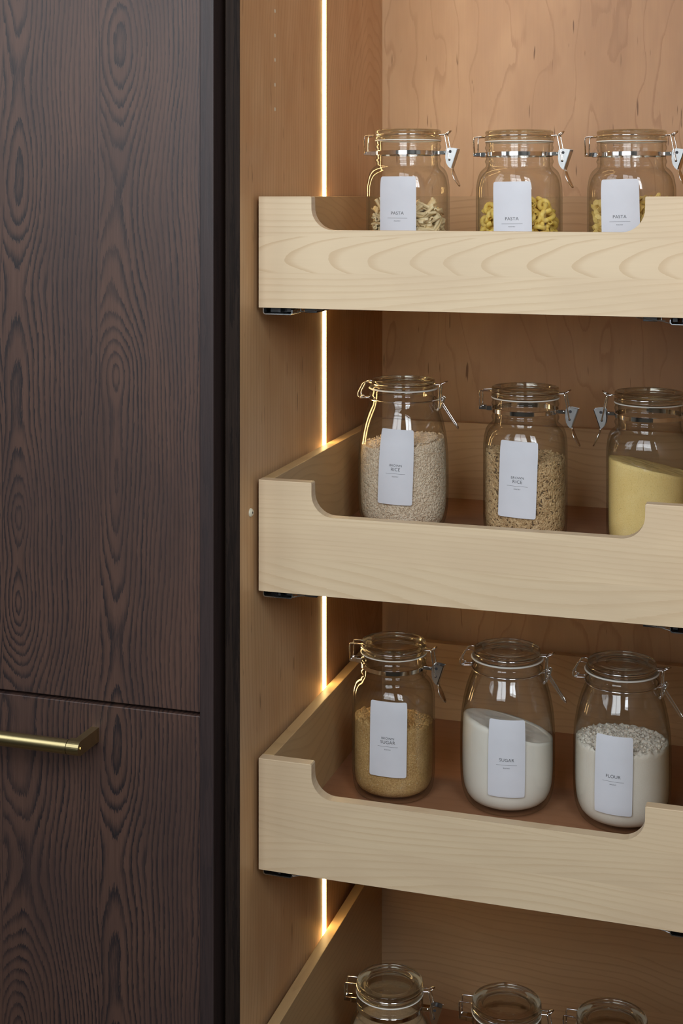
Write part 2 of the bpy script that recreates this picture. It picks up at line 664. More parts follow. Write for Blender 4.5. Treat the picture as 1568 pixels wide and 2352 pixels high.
wpart('carcass', dbox(-1190, -594, 1420, 1998, -1350, 900), MAT['black'], dark)
wpart('upper_door', dbox(-1188, -593.6, 1397, 1418, -546.5, 880, 1.0), MAT['oak_door'], dark)
drawer = wpart('drawer_front', dbox(-1188, -593.6, 1397, 1418, -1300, -550.6, 1.0), MAT['oak_door'], dark)
wpart('end_panel', dbox(-593.2, -577.6, 1395, 1998, -1448, 900, 0.8), MAT['oak_edge'], dark)
# bar handle
HX, HY, HZ, HR = -712.0, 1356.0, -583.0, 7.7
bm = bmesh.new()
tube(bm, [(-1069, HY, HZ), (-727, HY, HZ)], HR, 32)
bar = wpart('handle_bar', bm, MAT['brass'], dark, True, drawer)
for xs in (HX, -1069 - 15):
    s = 1
    x1 = xs
    x0 = xs - 14.3 if xs == HX else xs - 0.7
    x0, x1 = (xs - 14.3, xs) if xs == HX else (xs, xs + 14.3)
    bm = bmesh.new()
    pts = []
    for k in range(17):
        a = math.pi * (0.5 + k / 16.0)
        pts.append((HY - HR * math.sin(a - math.pi / 2) * 0 + HR * math.cos(a), HZ + HR * math.sin(a)))
    pts += [(HY + 6, HZ - HR), (HY + 6, HZ + HR)]
    prism(bm, pts, x0, x1, 'X')
    # flat leg running back to the drawer front
    lx0, lx1 = (xs - 9.0, xs) if xs == HX else (xs, xs + 9.0)
    box(bm, lx0, lx1, HY + 5.9, 1397.2, HZ - HR, HZ + HR)
    wpart('handle_post', bm, MAT['brass'], dark, False, drawer)
bm = bmesh.new()
tube(bm, [(HX - 1, HY - 0.5, HZ), (HX + 0.15, HY - 0.5, HZ)], 3.6, 24)
tube(bm, [(HX, HY - 0.5, HZ), (HX + 0.7, HY - 0.5, HZ)], 2.0, 6)
wpart('handle_bolt', bm, MAT['brass'], dark, False, drawer)

# ------------------------------------------------------------------ pantry cabinet (open)
WX0, WX1 = -551.0, -71.0          # inner faces of the side panels
YF, YB = 1403.0, 1956.0           # front edge / back panel
pantry = empty('pantry_cabinet', (-0.311, 1.68, 0.0))
tag(pantry, 'open maple pantry cabinet with vertical light strip in its side, holding pull-out trays', 'cabinet')
LY0, LY1 = 1684.0, 1695.5
bm = bmesh.new()
pts = [(YF, 0), (LY0, 0), (LY0, 0), (LY0, 9), (LY1, 9), (LY1, 0), (YB + 18, 0), (YB + 18, 16), (YF, 16)]
pts = [(YF, 0), (LY0 - 0.6, 0), (LY0, .6), (LY0, 9), (LY1, 9), (LY1, .6), (LY1 + 0.6, 0), (YB + 18, 0), (YB + 18, 16), (YF, 16)]
prism(bm, [(WX0 - d, y) for y, d in pts], -1350, 760, 'Z')
wpart('side_panel', bm, MAT['wall_side'], pantry)
wpart('side_panel', dbox(WX1, WX1 + 18, YF, YB + 18, -1350, 760), MAT['wall_side'], pantry)
wpart('back_panel', dbox(WX0, WX1, YB, YB + 12, -1350, 760), MAT['wall_back'], pantry)
wpart('top_panel', dbox(WX0, WX1, YF, YB, 742, 760), MAT['wall_side'], pantry)
wpart('bottom_panel', dbox(WX0, WX1, YF, YB, -1350, -1332), MAT['wall_side'], pantry)
tag(wpart('edge_strip', dbox(-566.5, WX0 + 0.2, YF - 1.2, YF - 0.05, -1350, 760), MAT['oak_stile'], pantry), 'dark-stained front edge of the side panel')
wpart('light_diffuser', dbox(WX0 - 6, WX0 + 1.1, LY0 + 0.7, LY1 - 0.7, -1330, 740, 0.9), MAT['led'], pantry)
for z in (208, 180.5, 153, 125, 97.5):
    bm = bmesh.new()
    tube(bm, [(WX0 - 3, 1511, z), (WX0 - 0.5, 1511, z), (WX0 + 0.12, 1511, z)], [2.6, 2.6, 2.2], 14)
    wpart('hole_plug', bm, MAT['cream_plastic'], pantry)
bm = bmesh.new()
tube(bm, [(WX0 - 1, 1434, -340), (WX0 + 1.2, 1434, -340), (WX0 + 2.6, 1434, -340)], [5.0, 4.6, 3.0], 24)
wpart('screw_cap', bm, MAT['cream_plastic'], pantry)
bm = bmesh.new()
tube(bm, [(WX0 + 2.4, 1434, -340), (WX0 + 2.75, 1434, -340)], 1.3, 12)
wpart('cap_hole', bm, MAT['ink'], pantry)

# ------------------------------------------------------------------ pull-out trays
TX0, TX1, TY0, TY1 = -546.0, -76.0, 1446.0, 1903.0
TW = TX1 - TX0
TT = 13.0


def arc(cx, cz, r, a0, a1, n=12):
    return [(cx + r * math.cos(math.radians(a0 + (a1 - a0) * k / n)), cz + r * math.sin(math.radians(a0 + (a1 - a0) * k / n)))
            for k in range(n + 1)]


def make_tray(ztop, H, label, mats, idx):
    """origin: front left bottom corner"""
    t = empty('pull_out_tray', (TX0 * MM, TY0 * MM, (ztop - H + EZ) * MM))
    tag(t, label, 'tray', 'pull-out trays in the pantry cabinet')
    nd, nx, r = 36.0, 60.0, 24.0
    j1, j2 = H - 43.0, H - 82.0
    # top board of the front with the scooped notch
    pts = [(0, H), (nx - 1.2, H), (nx, H - 1.2)]
    pts += arc(nx + r, H - nd + r, r, 180, 270)
    pts += arc(TW - nx - r, H - nd + r, r, 270, 360)
    pts += [(TW - nx, H - 1.2), (TW - nx + 1.2, H), (TW, H), (TW, j1), (0, j1)]
    bm = bmesh.new()
    f, g = prism(bm, pts, 0, TT)
    es = [e for e in bm.edges if all(v.co.z > j1 + 0.01 for v in e.verts) and abs(e.verts[0].co.y - e.verts[1].co.y) < .01]
    bmesh.ops.bevel(bm, geom=es, offset=0.7, segments=2, affect='EDGES', profile=0.5)
    b = build('front_board', bm, mats[0], t)
    build('front_board', new_box(0, TW, 0, TT, j2, j1), mats[1], t)
    low = 0
    build('front_board', new_box(0, TW, 0, TT, low, j2), mats[2], t)
    D = TY1 - TY0
    for x0, x1 in ((0, TT), (TW - TT, TW)):
        bm = bmesh.new()
        box(bm, x0, x1, TT, D, 1.0, H)
        es = [e for e in bm.edges if all(v.co.z > H - .1 for v in e.verts)]
        bmesh.ops.bevel(bm, geom=es, offset=0.6, segments=2, affect='EDGES', profile=0.5)
        build('side_board', bm, MAT['side'], t)
    zb = [1.0, H * 0.40, H] if H < 150 else [1.0, H * 0.30, H * 0.62, H]
    for z0, z1 in zip(zb[:-1], zb[1:]):
        build('back_board', new_box(TT, TW - TT, D - TT, D, z0, z1), MAT['back_board'], t)
    build('bottom_panel', new_box(TT - 4, TW - TT + 4, TT - 4, D - TT + 4, H - 102.5 - 9 if H < 150 else H - 193 - 9,
                                  H - 102.5 if H < 150 else H - 193), MAT['tray_floor'], t)
    # undermount slides
    for side in (0, 1):
        m = (lambda x: x) if side == 0 else (lambda x: TW - x)
        sl = bmesh.new()
        # rounded channel section (x, z)
        out = [(2.5, -1.0)] + [(2.5 + 2.8 - 2.8 * math.cos(a), -7.8 + 2.8 - 0 - 2.8 * math.sin(a)) for a in [k * math.pi / 12 for k in range(7)]] + [(34.5, -7.8), (36.5, -6.0), (36.5, -2.5)]
        inn = [(35.4, -2.5), (35.4, -5.6), (34.2, -6.8)] + [(3.6 + 2 - 2 * math.cos(a), -6.8 + 2 - 2 * math.sin(a)) for a in [k * math.pi / 12 for k in range(6, -1, -1)]] + [(3.6, -1.0)]
        prism(sl, [(m(x), z) for x, z in out + inn], 6, D - 20)
        s_o = build('drawer_slide', sl, MAT['zinc'], t)
        c = bmesh.new()
        box(c, *sorted((m(6), m(26))), 20, 60, -6.6, -0.4, 0.6)
        box(c, *sorted((m(20), m(22.5))), 7, 22, -5.2, -0.4)
        box(c, *sorted((m(29), m(34))), 9, 40, -5.0, -0.4, 0.4)
        box(c, *sorted((m(49), m(63))), 10, 55, -5.2, -0.2, 0.5)
        build('locking_clip', c, MAT['plastic'], s_o)
        w = bmesh.new()
        tube(w, [(m(36), 9, -6.6), (m(44), 9, -4.6), (m(52), 9, -3.8), (m(70), 9, -1.4)], 0.5, 6)
        tube(w, [(m(45), 9, -0.3), (m(45), 9, -3.9)], 0.6, 6)
        tube(w, [(m(41), 9, -3.6), (m(49), 9, -3.6)], 0.6, 6)
        build('release_lever', w, MAT['zinc'], s_o)
    return t


FS, FW = MAT['front_straight'], MAT['front_swirl']
ZT = [-0.5, -306.5, -607.5, -909.0]
make_tray(ZT[0], 120, 'topmost pale maple pull-out tray with looping grain, holding three jars of pasta', [FS, FW, FS], 0)
make_tray(ZT[1], 120, 'second pale maple pull-out tray from the top, holding two rice jars and cornmeal', [FS, FS, FS], 1)
make_tray(ZT[2], 120, 'third pale maple pull-out tray from the top, holding sugar and flour jars', [FS, FS, FS], 2)
make_tray(ZT[3], 214, 'lowest deep maple pull-out tray, cut off by the bottom edge, holding three jars', [FS, FS, FS], 3)


# ------------------------------------------------------------------ jars
def nfA(z):
    if z < 8: return 2.15
    if z < 112: return 2.15 + 0.35 * min(1, (z - 8) / 20)
    if z < 134: return 2.5 - 0.5 * (z - 112) / 22
    return 2.0


def smooth_prof(p, n=3):
    """Catmull-Rom subdivision of a profile"""
    out = []
    for i in range(len(p) - 1):
        p0 = p[max(i - 1, 0)]; p1 = p[i]; p2 = p[i + 1]; p3 = p[min(i + 2, len(p) - 1)]
        for k in range(n):
            t = k / n
            q = []
            for j in range(2):
                a, b, c, d = p0[j], p1[j], p2[j], p3[j]
                q.append(0.5 * (2 * b + (c - a) * t + (2 * a - 5 * b + 4 * c - d) * t * t + (3 * b - a - 3 * c + d) * t ** 3))
            out.append((max(q[0], 0.0), q[1]))
    out.append(p[-1])
    return out


OUT_A = [(39.5, 0), (43.5, 1.6), (46.5, 7), (47.6, 16), (47.75, 30), (47.75, 70), (47.7, 106), (47.3, 117), (46.4, 124.5), (44.6, 130),
         (41.8, 133.6), (39.4, 135.6), (38.3, 137.4), (38.4, 139.5), (39.3, 141.5), (39.3, 143.5), (38.3, 145.5), (38.1, 149), (38.1, 153),
         (38.5, 155.5), (39.3, 157.3), (39.2, 159.3), (38.4, 161), (38.6, 162.6), (39.0, 164)]
IN_A = [(0, 4.5), (30, 4.5), (40, 6.5), (44, 12), (45.4, 22), (45.5, 70), (45.4, 106), (45.0, 115), (43.8, 122.5), (41.5, 127.5), (38, 131.5), (36, 135),
        (35.2, 140), (35, 150), (35, 160), (35.2, 164)]
OUT_B = [(38, 0), (43, 1.2), (48.5, 6), (53, 16), (55.3, 30), (56, 48), (56, 74), (55.6, 92), (54.3, 108), (51.6, 124), (48.0, 138),
         (43.8, 149), (41.6, 154), (41.0, 157), (41.2, 159.5), (42.2, 161.5), (42.4, 164), (41.6, 166.5), (41.8, 168), (42.0, 169)]
IN_B = [(0, 5.0), (32, 5.0), (42, 7.5), (48, 13), (52, 24), (53.5, 40), (53.7, 60), (53.4, 86), (52.0, 106), (49.2, 123), (45.4, 137),
        (40.6, 149), (38.4, 156), (37.6, 162), (37.4, 169)]
LID_A = [(0, 169.5), (31.5, 169.5), (33.2, 168.4), (33.8, 166.2), (38.9, 166.0), (39.7, 167.0), (39.6, 169.2), (38.6, 170.4), (38.0, 171.6),
         (38.5, 173.0), (39.2, 174.4), (39.2, 176.2), (38.3, 177.6), (36.6, 178.0), (33.0, 177.7), (30.4, 177.2), (28.4, 176.2),
         (27.2, 174.6), (25.6, 173.6), (22.6, 173.4), (12, 173.4), (0, 173.4)]
LID_B = [(0, 172.5), (33.0, 172.5), (35.5, 171.6), (41.2, 171.3), (41.8, 172.0), (41.2, 173.6), (39.4, 174.8), (38.2, 175.6), (38.2, 176.6),
         (39.0, 177.8), (39.4, 179.4), (38.6, 180.8), (36.8, 181.2), (31.5, 180.8), (29.6, 179.8), (28.4, 178.6), (26.6, 178.2), (19, 178.4),
         (17.6, 177.6), (15.5, 177.2), (0, 177.2)]


def flip(p):
    return list(reversed(p))


def interp_prof(prof, z):
    best = prof[-1][0]
    for (r0, z0), (r1, z1) in zip(prof[:-1], prof[1:]):
        if z0 <= z <= z1 and z1 > z0:
            return r0 + (r1 - r0) * (z - z0) / (z1 - z0)
    return best


def ring(bm, r, z, w, seg=72):
    tube(bm, [(r * math.cos(2 * math.pi * k / seg), r * math.sin(2 * math.pi * k / seg), z) for k in range(seg)], w, 8, closed=True)


def make_jar(kind):
    """one jar at the origin, clasp towards +x; returns root"""
    j = empty('clip_top_jar', (0, 0, 0))
    A = kind == 'A'
    out, inn, lid = (OUT_A, IN_A, LID_A) if A else (OUT_B, IN_B, LID_B)
    nf = nfA if A else None
    so, si = smooth_prof(out, 3), smooth_prof(inn, 3)
    bm = bmesh.new()
    base = [(0, 3.0), (30, 3.0), (35, 1.6), (so[0][0] - 1.5, 0.2)]
    lathe(bm, base + so + [(so[-1][0] - 0.6, so[-1][1] + 0.6), (si[-1][0] + 0.6, si[-1][1] + 0.6)] + flip(si), 96, nf)
    build('glass_body', bm, MAT['glass'], j, smooth=True)
    bm = bmesh.new()
    sl = smooth_prof(lid, 2)
    lathe(bm, sl, 96)
    build('glass_lid', bm, MAT['lid_glass'], j, smooth=True)
    bm = bmesh.new()
    if A:
        lathe(bm, [(35.5, 164.6), (39.2, 164.6), (39.9, 165.2), (39.2, 165.9), (35.5, 165.9), (35.5, 164.6)], 96)
    else:
        lathe(bm, [(37.9, 169.6), (42.2, 169.5), (43.2, 170.3), (42.2, 171.2), (37.9, 171.2), (37.9, 169.6)], 96)
    build('rubber_gasket', bm, MAT['gasket'], j, smooth=True)
    CH = MAT['chrome']
    zl = 171.7 if A else 176.0
    rl = 38.9 if A else 39.2
    # wire round the lid
    bm = bmesh.new()
    ah = math.asin(7.5 / rl)
    al = math.asin(4.2 / rl)
    for s in (1, -1):
        arcp = []
        n = 30
        for k in range(n + 1):
            a = al + (math.pi - ah - al) * k / n
            arcp.append((rl * math.cos(a), s * rl * math.sin(a), zl))
        if A:
            head = [(53.5, 0, zl + 4.4), (51.8, s * 3.4, zl + 3.2), (47.5, s * 3.6, zl + 0.4), (43, s * 4.2, zl)]
            tail = [(-44, s * 7.3, zl), (-53, s * 7.0, zl - 0.6), (-53.6, s * 7.0, zl - 4), (-53.2, s * 5.6, 151.5)]
        else:
            head = [(56, 0, zl + 4.0), (53.5, s * 3.2, zl + 3.0), (48.5, s * 3.6, zl + 0.4), (43, s * 4.2, zl)]
            tail = [(-45, s * 7.8, zl + 0.6), (-49.5, s * 7.8, zl - 0.5), (-56.5, s * 7.2, zl - 13), (-56, s * 6.6, zl - 17.5), (-53, s * 5, zl - 19)]
        tube(bm, fillet(head, 1.5) + arcp + fillet(tail, 2.2), 0.85, 8)
    build('lid_wire', bm, CH, j, smooth=True)
    if A:
        bm = bmesh.new()
        lathe(bm, [(38.3, 148.2), (39.1, 148.2), (39.3, 148.5), (39.3, 153.0), (39.1, 153.3), (38.3, 153.3), (38.3, 148.2)], 96)
        b = build('clamp_band', bm, CH, j, smooth=True)
        sharp_by_angle(b, 30)
        bm = bmesh.new()
        box(bm, -46.5, -38.8, -4.8, 4.8, 147.8, 153.7, 0.8)
        box(bm, -55.0, -46.0, -4.6, -3.6, 148.8, 153.4, 0.4)
        box(bm, -55.0, -46.0, 3.6, 4.6, 148.8, 153.4, 0.4)
        tube(bm, [(-53.2, -6.0, 151.2), (-53.2, 6.0, 151.2)], 1.1, 10)
        build('hinge_bracket', bm, CH, j)
        bm = bmesh.new()
        box(bm, 39.0, 48.5, -3.9, 3.9, 148.6, 153.0, 0.5)
        tube(bm, [(45.8, -4.6, 150.8), (45.8, 4.6, 150.8)], 1.2, 10)
        build('band_tab', bm, CH, j)
        bm = bmesh.new()
        link = [(47.6, 0, zl + 1.6), (47.6, -4.8, zl + 1.2), (47.8, -5.8, zl - 1), (53.4, -6.2, 143), (53.6, -5.0, 142.4)]
        tube(bm, fillet(link, 1.6), 0.85, 8)
        tube(bm, fillet([(x, -y, z) for x, y, z in link], 1.6), 0.85, 8)
        build('latch_wire', bm, CH, j, smooth=True)
        bm = bmesh.new()
        plate = [(49.0, 154.6), (50.6, 156.0), (54, 156.6), (58, 156.2), (63.2, 155.0), (55.6, 133.2), (54.4, 132.6), (51.6, 135.2), (49.3, 139.2), (48.3, 145)]
        prism(bm, plate, -5.2, -4.4)
        prism(bm, plate, 4.4, 5.2)
        prism(bm, [(63.2, 155.0), (55.6, 133.2), (54.8, 133.2), (62.4, 155.0)], -5.2, 5.2)
        lp = build('latch_plate', bm, MAT['plate'], j)
        bm = bmesh.new()
        tube(bm, [(54.4, -5.35, 152.0), (54.4, 5.35, 152.0)], 1.7, 14)
        tube(bm, [(53.4, -5.35, 142.6), (53.4, 5.35, 142.6)], 1.4, 14)
        build('rivet_hole', bm, MAT['ink'], lp)
        # spoon-shaped lever
        bm = bmesh.new()
        rows = []
        for k in range(15):
            t = k / 14
            w = 2.0 + 4.6 * math.sin(min(1.0, max(0.0, (t - 0.12) / 0.88)) * math.pi) ** 0.75 if t > 0.12 else 2.2
            if k == 14: w = 0.6
            x = 54.6 + 9.2 * t - 1.6 * math.sin(t * math.pi)
            z = 134.2 - 22.5 * t
            rows.append([Vector((x + 0.9 * (abs(q) ** 2) - 0.5, q * w, z)) for q in (-1, -.66, -.33, 0, .33, .66, 1)])
        va = [[bm.verts.new(p) for p in r_] for r_ in rows]
        vb = [[bm.verts.new(p + Vector((0.8, 0, 0.25))) for p in r_] for r_ in rows]
        for i in range(14):
            for q in range(6):
                bm.faces.new((va[i][q], va[i][q + 1], va[i + 1][q + 1], va[i + 1][q]))
                bm.faces.new((vb[i][q + 1], vb[i][q], vb[i + 1][q], vb[i + 1][q + 1]))
            for q in (0, 6):
                bm.faces.new((va[i][q], va[i + 1][q], vb[i + 1][q], vb[i][q]))
        for i in (0, 14):
            for q in range(6):
                bm.faces.new((va[i][q], vb[i][q], vb[i][q + 1], va[i][q + 1]))
        build('latch_lever', bm, CH, lp, smooth=True)
    else:
        bm = bmesh.new()
        ring(bm, 42.0, 157.6, 0.95)
        for s in (1, -1):
            tube(bm, fillet([(41.6, s * 5.2, 157.6), (47, s * 5.2, 158.4), (50.5, s * 5.2, 161.5), (52.6, s * 5.2, 160), (51.5, s * 5.2, 157.5), (49.5, s * 5.2, 157.8)], 1.2), 0.85, 8)
            tube(bm, fillet([(-41.6, s * 4, 157.6), (-47, s * 4.4, 157.2), (-53.6, s * 4.6, 156.6), (-54, s * 4.6, 158.4), (-51, s * 4.6, 159)], 1.2), 0.85, 8)
        tube(bm, [(-53.2, -7.0, 157.4), (-53.2, 7.0, 157.4)], 0.9, 8)
        build('neck_wire', bm, CH, j, smooth=True)
        bm = bmesh.new()
        for s in (1, -1):
            tube(bm, fillet([(48.0, 0, zl + 1.6), (48.0, s * 5.4, zl + 1.2), (47.4, s * 6.2, zl - 2), (46.2, s * 6.2, 146.5), (45.0, s * 6.2, 145.0), (44.4, s * 6.2, 147), (46.2, s * 6.0, 148.6)], 1.4), 0.85, 8)
        build('latch_wire', bm, CH, j, smooth=True)
        bm = bmesh.new()
        lv = []
        for s in (1, -1):
            lv.append(fillet([(45.2, s * 4.6, 147), (47.5, s * 4.6, 147.2), (51.0, s * 4.6, 156), (51.6, s * 4.6, 161), (49.4, s * 4.6, 162), (48.6, s * 4.4, 159)], 1.3))
            tube(bm, lv[-1], 0.85, 8)
        tip = [(48.6, 4.2, 156), (51, 4.0, 151), (66.5, 3.2, 129), (69.6, 1.6, 124.6), (69.6, -1.6, 124.6), (66.5, -3.2, 129), (51, -4.0, 151), (48.6, -4.2, 156)]
        tube(bm, fillet(tip, 1.5), 0.95, 8)
        tube(bm, [(49.6, -4.6, 157.4), (49.6, 4.6, 157.4)], 0.85, 8)
        build('latch_lever', bm, CH, j, smooth=True)
    return j


PROTO = {}


def copy_tree(o, parent=None):
    c = o.copy()
    COL.objects.link(c)
    if parent is not None:
        c.parent = parent
        c.matrix_parent_inverse = o.matrix_parent_inverse
    for ch in list(o.children):
        copy_tree(ch, c)
    return c


def get_jar(kind):
    if kind not in PROTO:
        PROTO[kind] = make_jar(kind)
        return PROTO[kind]
    return copy_tree(PROTO[kind])


def ray(u):
    r = (u - CX) / F_PX
    return (r * math.cos(YAW) - math.sin(YAW), r * math.sin(YAW) + math.cos(YAW))


def surf_point(kind, phi, z, off):
    prof = OUT_A if kind == 'A' else OUT_B
    n = nfA(z) if kind == 'A' else 2.0
    r = interp_prof(prof, z) * supr(phi, n) + off
    return Vector((r * math.cos(phi), r * math.sin(phi), z))


TXT = {}


def text_mesh(s, h):
    key = (s, h)
    if key in TXT:
        return TXT[key]
    cu = bpy.data.curves.new('lettering', 'FONT')
    cu.body = s
    cu.size = 1.0
    cu.align_x = 'CENTER'
    cu.resolution_u = 3
    cu.offset = -0.002
    cu.space_character = 1.06
    ob = bpy.data.objects.new('lettering', cu)
    COL.objects.link(ob)
    dg = bpy.context.evaluated_depsgraph_get()
    me = bpy.data.meshes.new_from_object(ob.evaluated_get(dg))
    bpy.data.objects.remove(ob)
    co = [v.co.copy() for v in me.vertices]
    faces = [tuple(p.vertices) for p in me.polygons]
    ys = [c.y for c in co]
    cap = max(ys) - min(ys)
    sc = h / cap
    y0 = min(ys)
    TXT[key] = ([(c.x * sc, (c.y - y0) * sc) for c in co], faces)
    bpy.data.meshes.remove(me)
    return TXT[key]


def add_label(jar, kind, phi0, zb, tilt, lines):
    """lines: list of (text or None for a rule, height mm, z fraction from the top)"""
    LW, LH, RC = 43.0, 87.0, 2.2
    R = 47.7 if kind == 'A' else 55.5
    zc = zb + LH / 2
    ct, st = math.cos(tilt), math.sin(tilt)

    def put(s, h, off):
        s2 = s * ct + h * st
        h2 = -s * st + h * ct
        return surf_point(kind, phi0 + s2 / R, zc + h2, off)
    bm = bmesh.new()
    nx = 18
    hs = [0, .25, .7, 1.4, 2.2] + [2.2 + (LH - 4.4) * k / 24 for k in range(1, 24)] + [LH - 2.2, LH - 1.4, LH - .7, LH - .25, LH]
    ny = len(hs) - 1
    g0, g1 = [], []

    def lp(i, k):
        h = hs[k]
        d = min(h, LH - h)
        half = LW / 2 - (RC - math.sqrt(max(0.0, RC * RC - (RC - d) ** 2)) if d < RC else 0.0)
        s = -half + 2 * half * i / nx
        h -= LH / 2
        return s, h
    for i in range(nx + 1):
        g0.append([bm.verts.new(put(*lp(i, k), 0.12)) for k in range(ny + 1)])
        g1.append([bm.verts.new(put(*lp(i, k), 0.34)) for k in range(ny + 1)])
    for i in range(nx):
        for k in range(ny):
            bm.faces.new((g1[i][k], g1[i + 1][k], g1[i + 1][k + 1], g1[i][k + 1]))
            bm.faces.new((g0[i][k], g0[i][k + 1], g0[i + 1][k + 1], g0[i + 1][k]))
    for i in range(nx):
        for k in (0, ny):
            bm.faces.new((g0[i][k], g0[i + 1][k], g1[i + 1][k], g1[i][k]))
    for k in range(ny):
        for i in (0, nx):
            bm.faces.new((g0[i][k], g0[i][k + 1], g1[i][k + 1], g1[i][k]))
    lab = build('paper_label', bm, MAT['paper'], jar, smooth=True)
    sharp_by_angle(lab, 40)
    for text, h, fr in lines:
        bm = bmesh.new()
        hz = LH / 2 - LH * fr
        if text is None:
            n = 12
            vs = []
            for k in range(n + 1):
                s = -11.8 + 23.6 * k / n
                vs.append((bm.verts.new(put(s, hz - 0.13, 0.42)), bm.verts.new(put(s, hz + 0.13, 0.42))))
            for a, b in zip(vs[:-1], vs[1:]):
                bm.faces.new((a[0], b[0], b[1], a[1]))
            build('printed_rule', bm, MAT['ink'], lab)
        else:
            co, faces = text_mesh(text, h)
            vs = [bm.verts.new(put(x, y + hz - h / 2, 0.42)) for x, y in co]
            for f in faces:
                try:
                    bm.faces.new([vs[i] for i in f])
                except ValueError:
                    pass
            build('printed_word', bm, MAT['ink'], lab)


def L1(word, sub, f=0.48):
    return [(word, 3.6, f), (None, 0, f + 0.066), (sub, 1.35, f + 0.104)]


def L2(a, b, sub, f=0.48):
    return [(a, 2.7, f), (b, 3.7, f + 0.052), (None, 0, f + 0.11), (sub, 1.35, f + 0.15)]


FLOOR = [z - 102.5 for z in ZT[:3]] + [ZT[3] - 193.0]
# name, kind, row, centre u, depth t, scale, turn deg, label (centre u, z above floor, tilt deg, lines), description
JARS = [
    ('A', 0, 937, 1705, (1.0, 1.02), -20, (912, 36, 0.0, L1('PASTA', 'PANTRY')), 'glass clip-top jar of pale stick pasta, leftmost on the top tray'),
    ('A', 0, 1192, 1650, (1.0, 1.0), -20, (1175, 32, -0.8, L1('PASTA', 'PANTRY')), 'glass clip-top jar of yellow corkscrew pasta, in the middle of the top tray'),
    ('A', 0, 1450, 1622, (1.0, 0.995), -20, (1423, 35, -1.2, L1('PASTA', 'PANTRY')), 'glass clip-top jar of golden curly pasta beside the right notch of the top tray'),
    ('B', 1, 926, 1750, (0.985, 1.02), -14, (908, 41, 2.2, L2('BROWN', 'RICE', 'PANTRY', 0.475)), 'wire-clamped glass jar of pale rice, leftmost on the second tray'),
    ('A', 1, 1206, 1705, (1.02, 1.02), -14, (1188, 34, 2.0, L2('BROWN', 'RICE', 'PANTRY', 0.475)), 'steel-banded glass jar of darker brown rice in the middle of the second tray'),
    ('A', 1, 1491, 1660, (1.02, 1.02), 172, None, 'unlabelled glass jar of yellow cornmeal with its latch on the left side'),
    ('A', 2, 904, 1708, (1.0, 1.0), -18, (890, 34, 0.8, L2('BROWN', 'SUGAR', 'BAKING', 0.485)), 'steel-banded glass jar of coarse brown sugar, leftmost on the third tray'),
    ('B', 2, 1165, 1672, (0.985, 1.0), -12, (1163, 28, 0.8, L1('SUGAR', 'BAKING', 0.51)), 'round-shouldered glass jar of fine white sugar between brown sugar and flour'),
    ('B', 2, 1428, 1628, (0.985, 0.995), -12, (1408, 26, 1.2, L1('FLOUR', 'BAKING', 0.505)), 'round-shouldered glass jar of white flour with crumbly top'),
    ('A', 3, 895, 1683, (1.0, 1.0), -12, None, 'steel-banded glass jar on the lowest tray, nearest the light strip'),
    ('A', 3, 1163, 1640, (1.01, 1.0), -12, None, 'glass jar on the lowest tray, only its lid showing, between two others'),
    ('A', 3, 1405, 1608, (1.01, 1.0), -12, None, 'glass jar on the lowest tray, lid just above the bottom edge, rightmost'),
]
PLACED = []
for kind, row, u, t, sc, turn, lab, desc in JARS:
    dx, dy = ray(u)
    X, Y = dx * t, dy * t
    rot = math.atan2(-dx, dy) + math.radians(turn)
    j = get_jar(kind)
    j.location = (X * MM, Y * MM, (FLOOR[row] + EZ) * MM + 0.0002)
    j.rotation_euler = (0, 0, rot)
    j.scale = (sc[0], sc[0], sc[1])
    tag(j, desc, 'jar', 'clip-top storage jars on the trays')
    PLACED.append((j, kind, row, X, Y, rot, sc))
for (kind, row, u, t, sc, turn, lab, desc), (j, *_r) in zip(JARS, PLACED):
    if lab is None: continue
    lu, zb, tilt, lines = lab
    R = (47.7 if kind == 'A' else 55.5) * sc[0]
    off = (lu - u) / F_PX * (t - R)
    a_view = math.atan2(-_r[3], -_r[2])          # towards the camera
    phi_world = a_view + math.asin(off / R)
    phi0 = phi_world - _r[4]
    add_label(j, kind, phi0, zb, math.radians(tilt), lines)


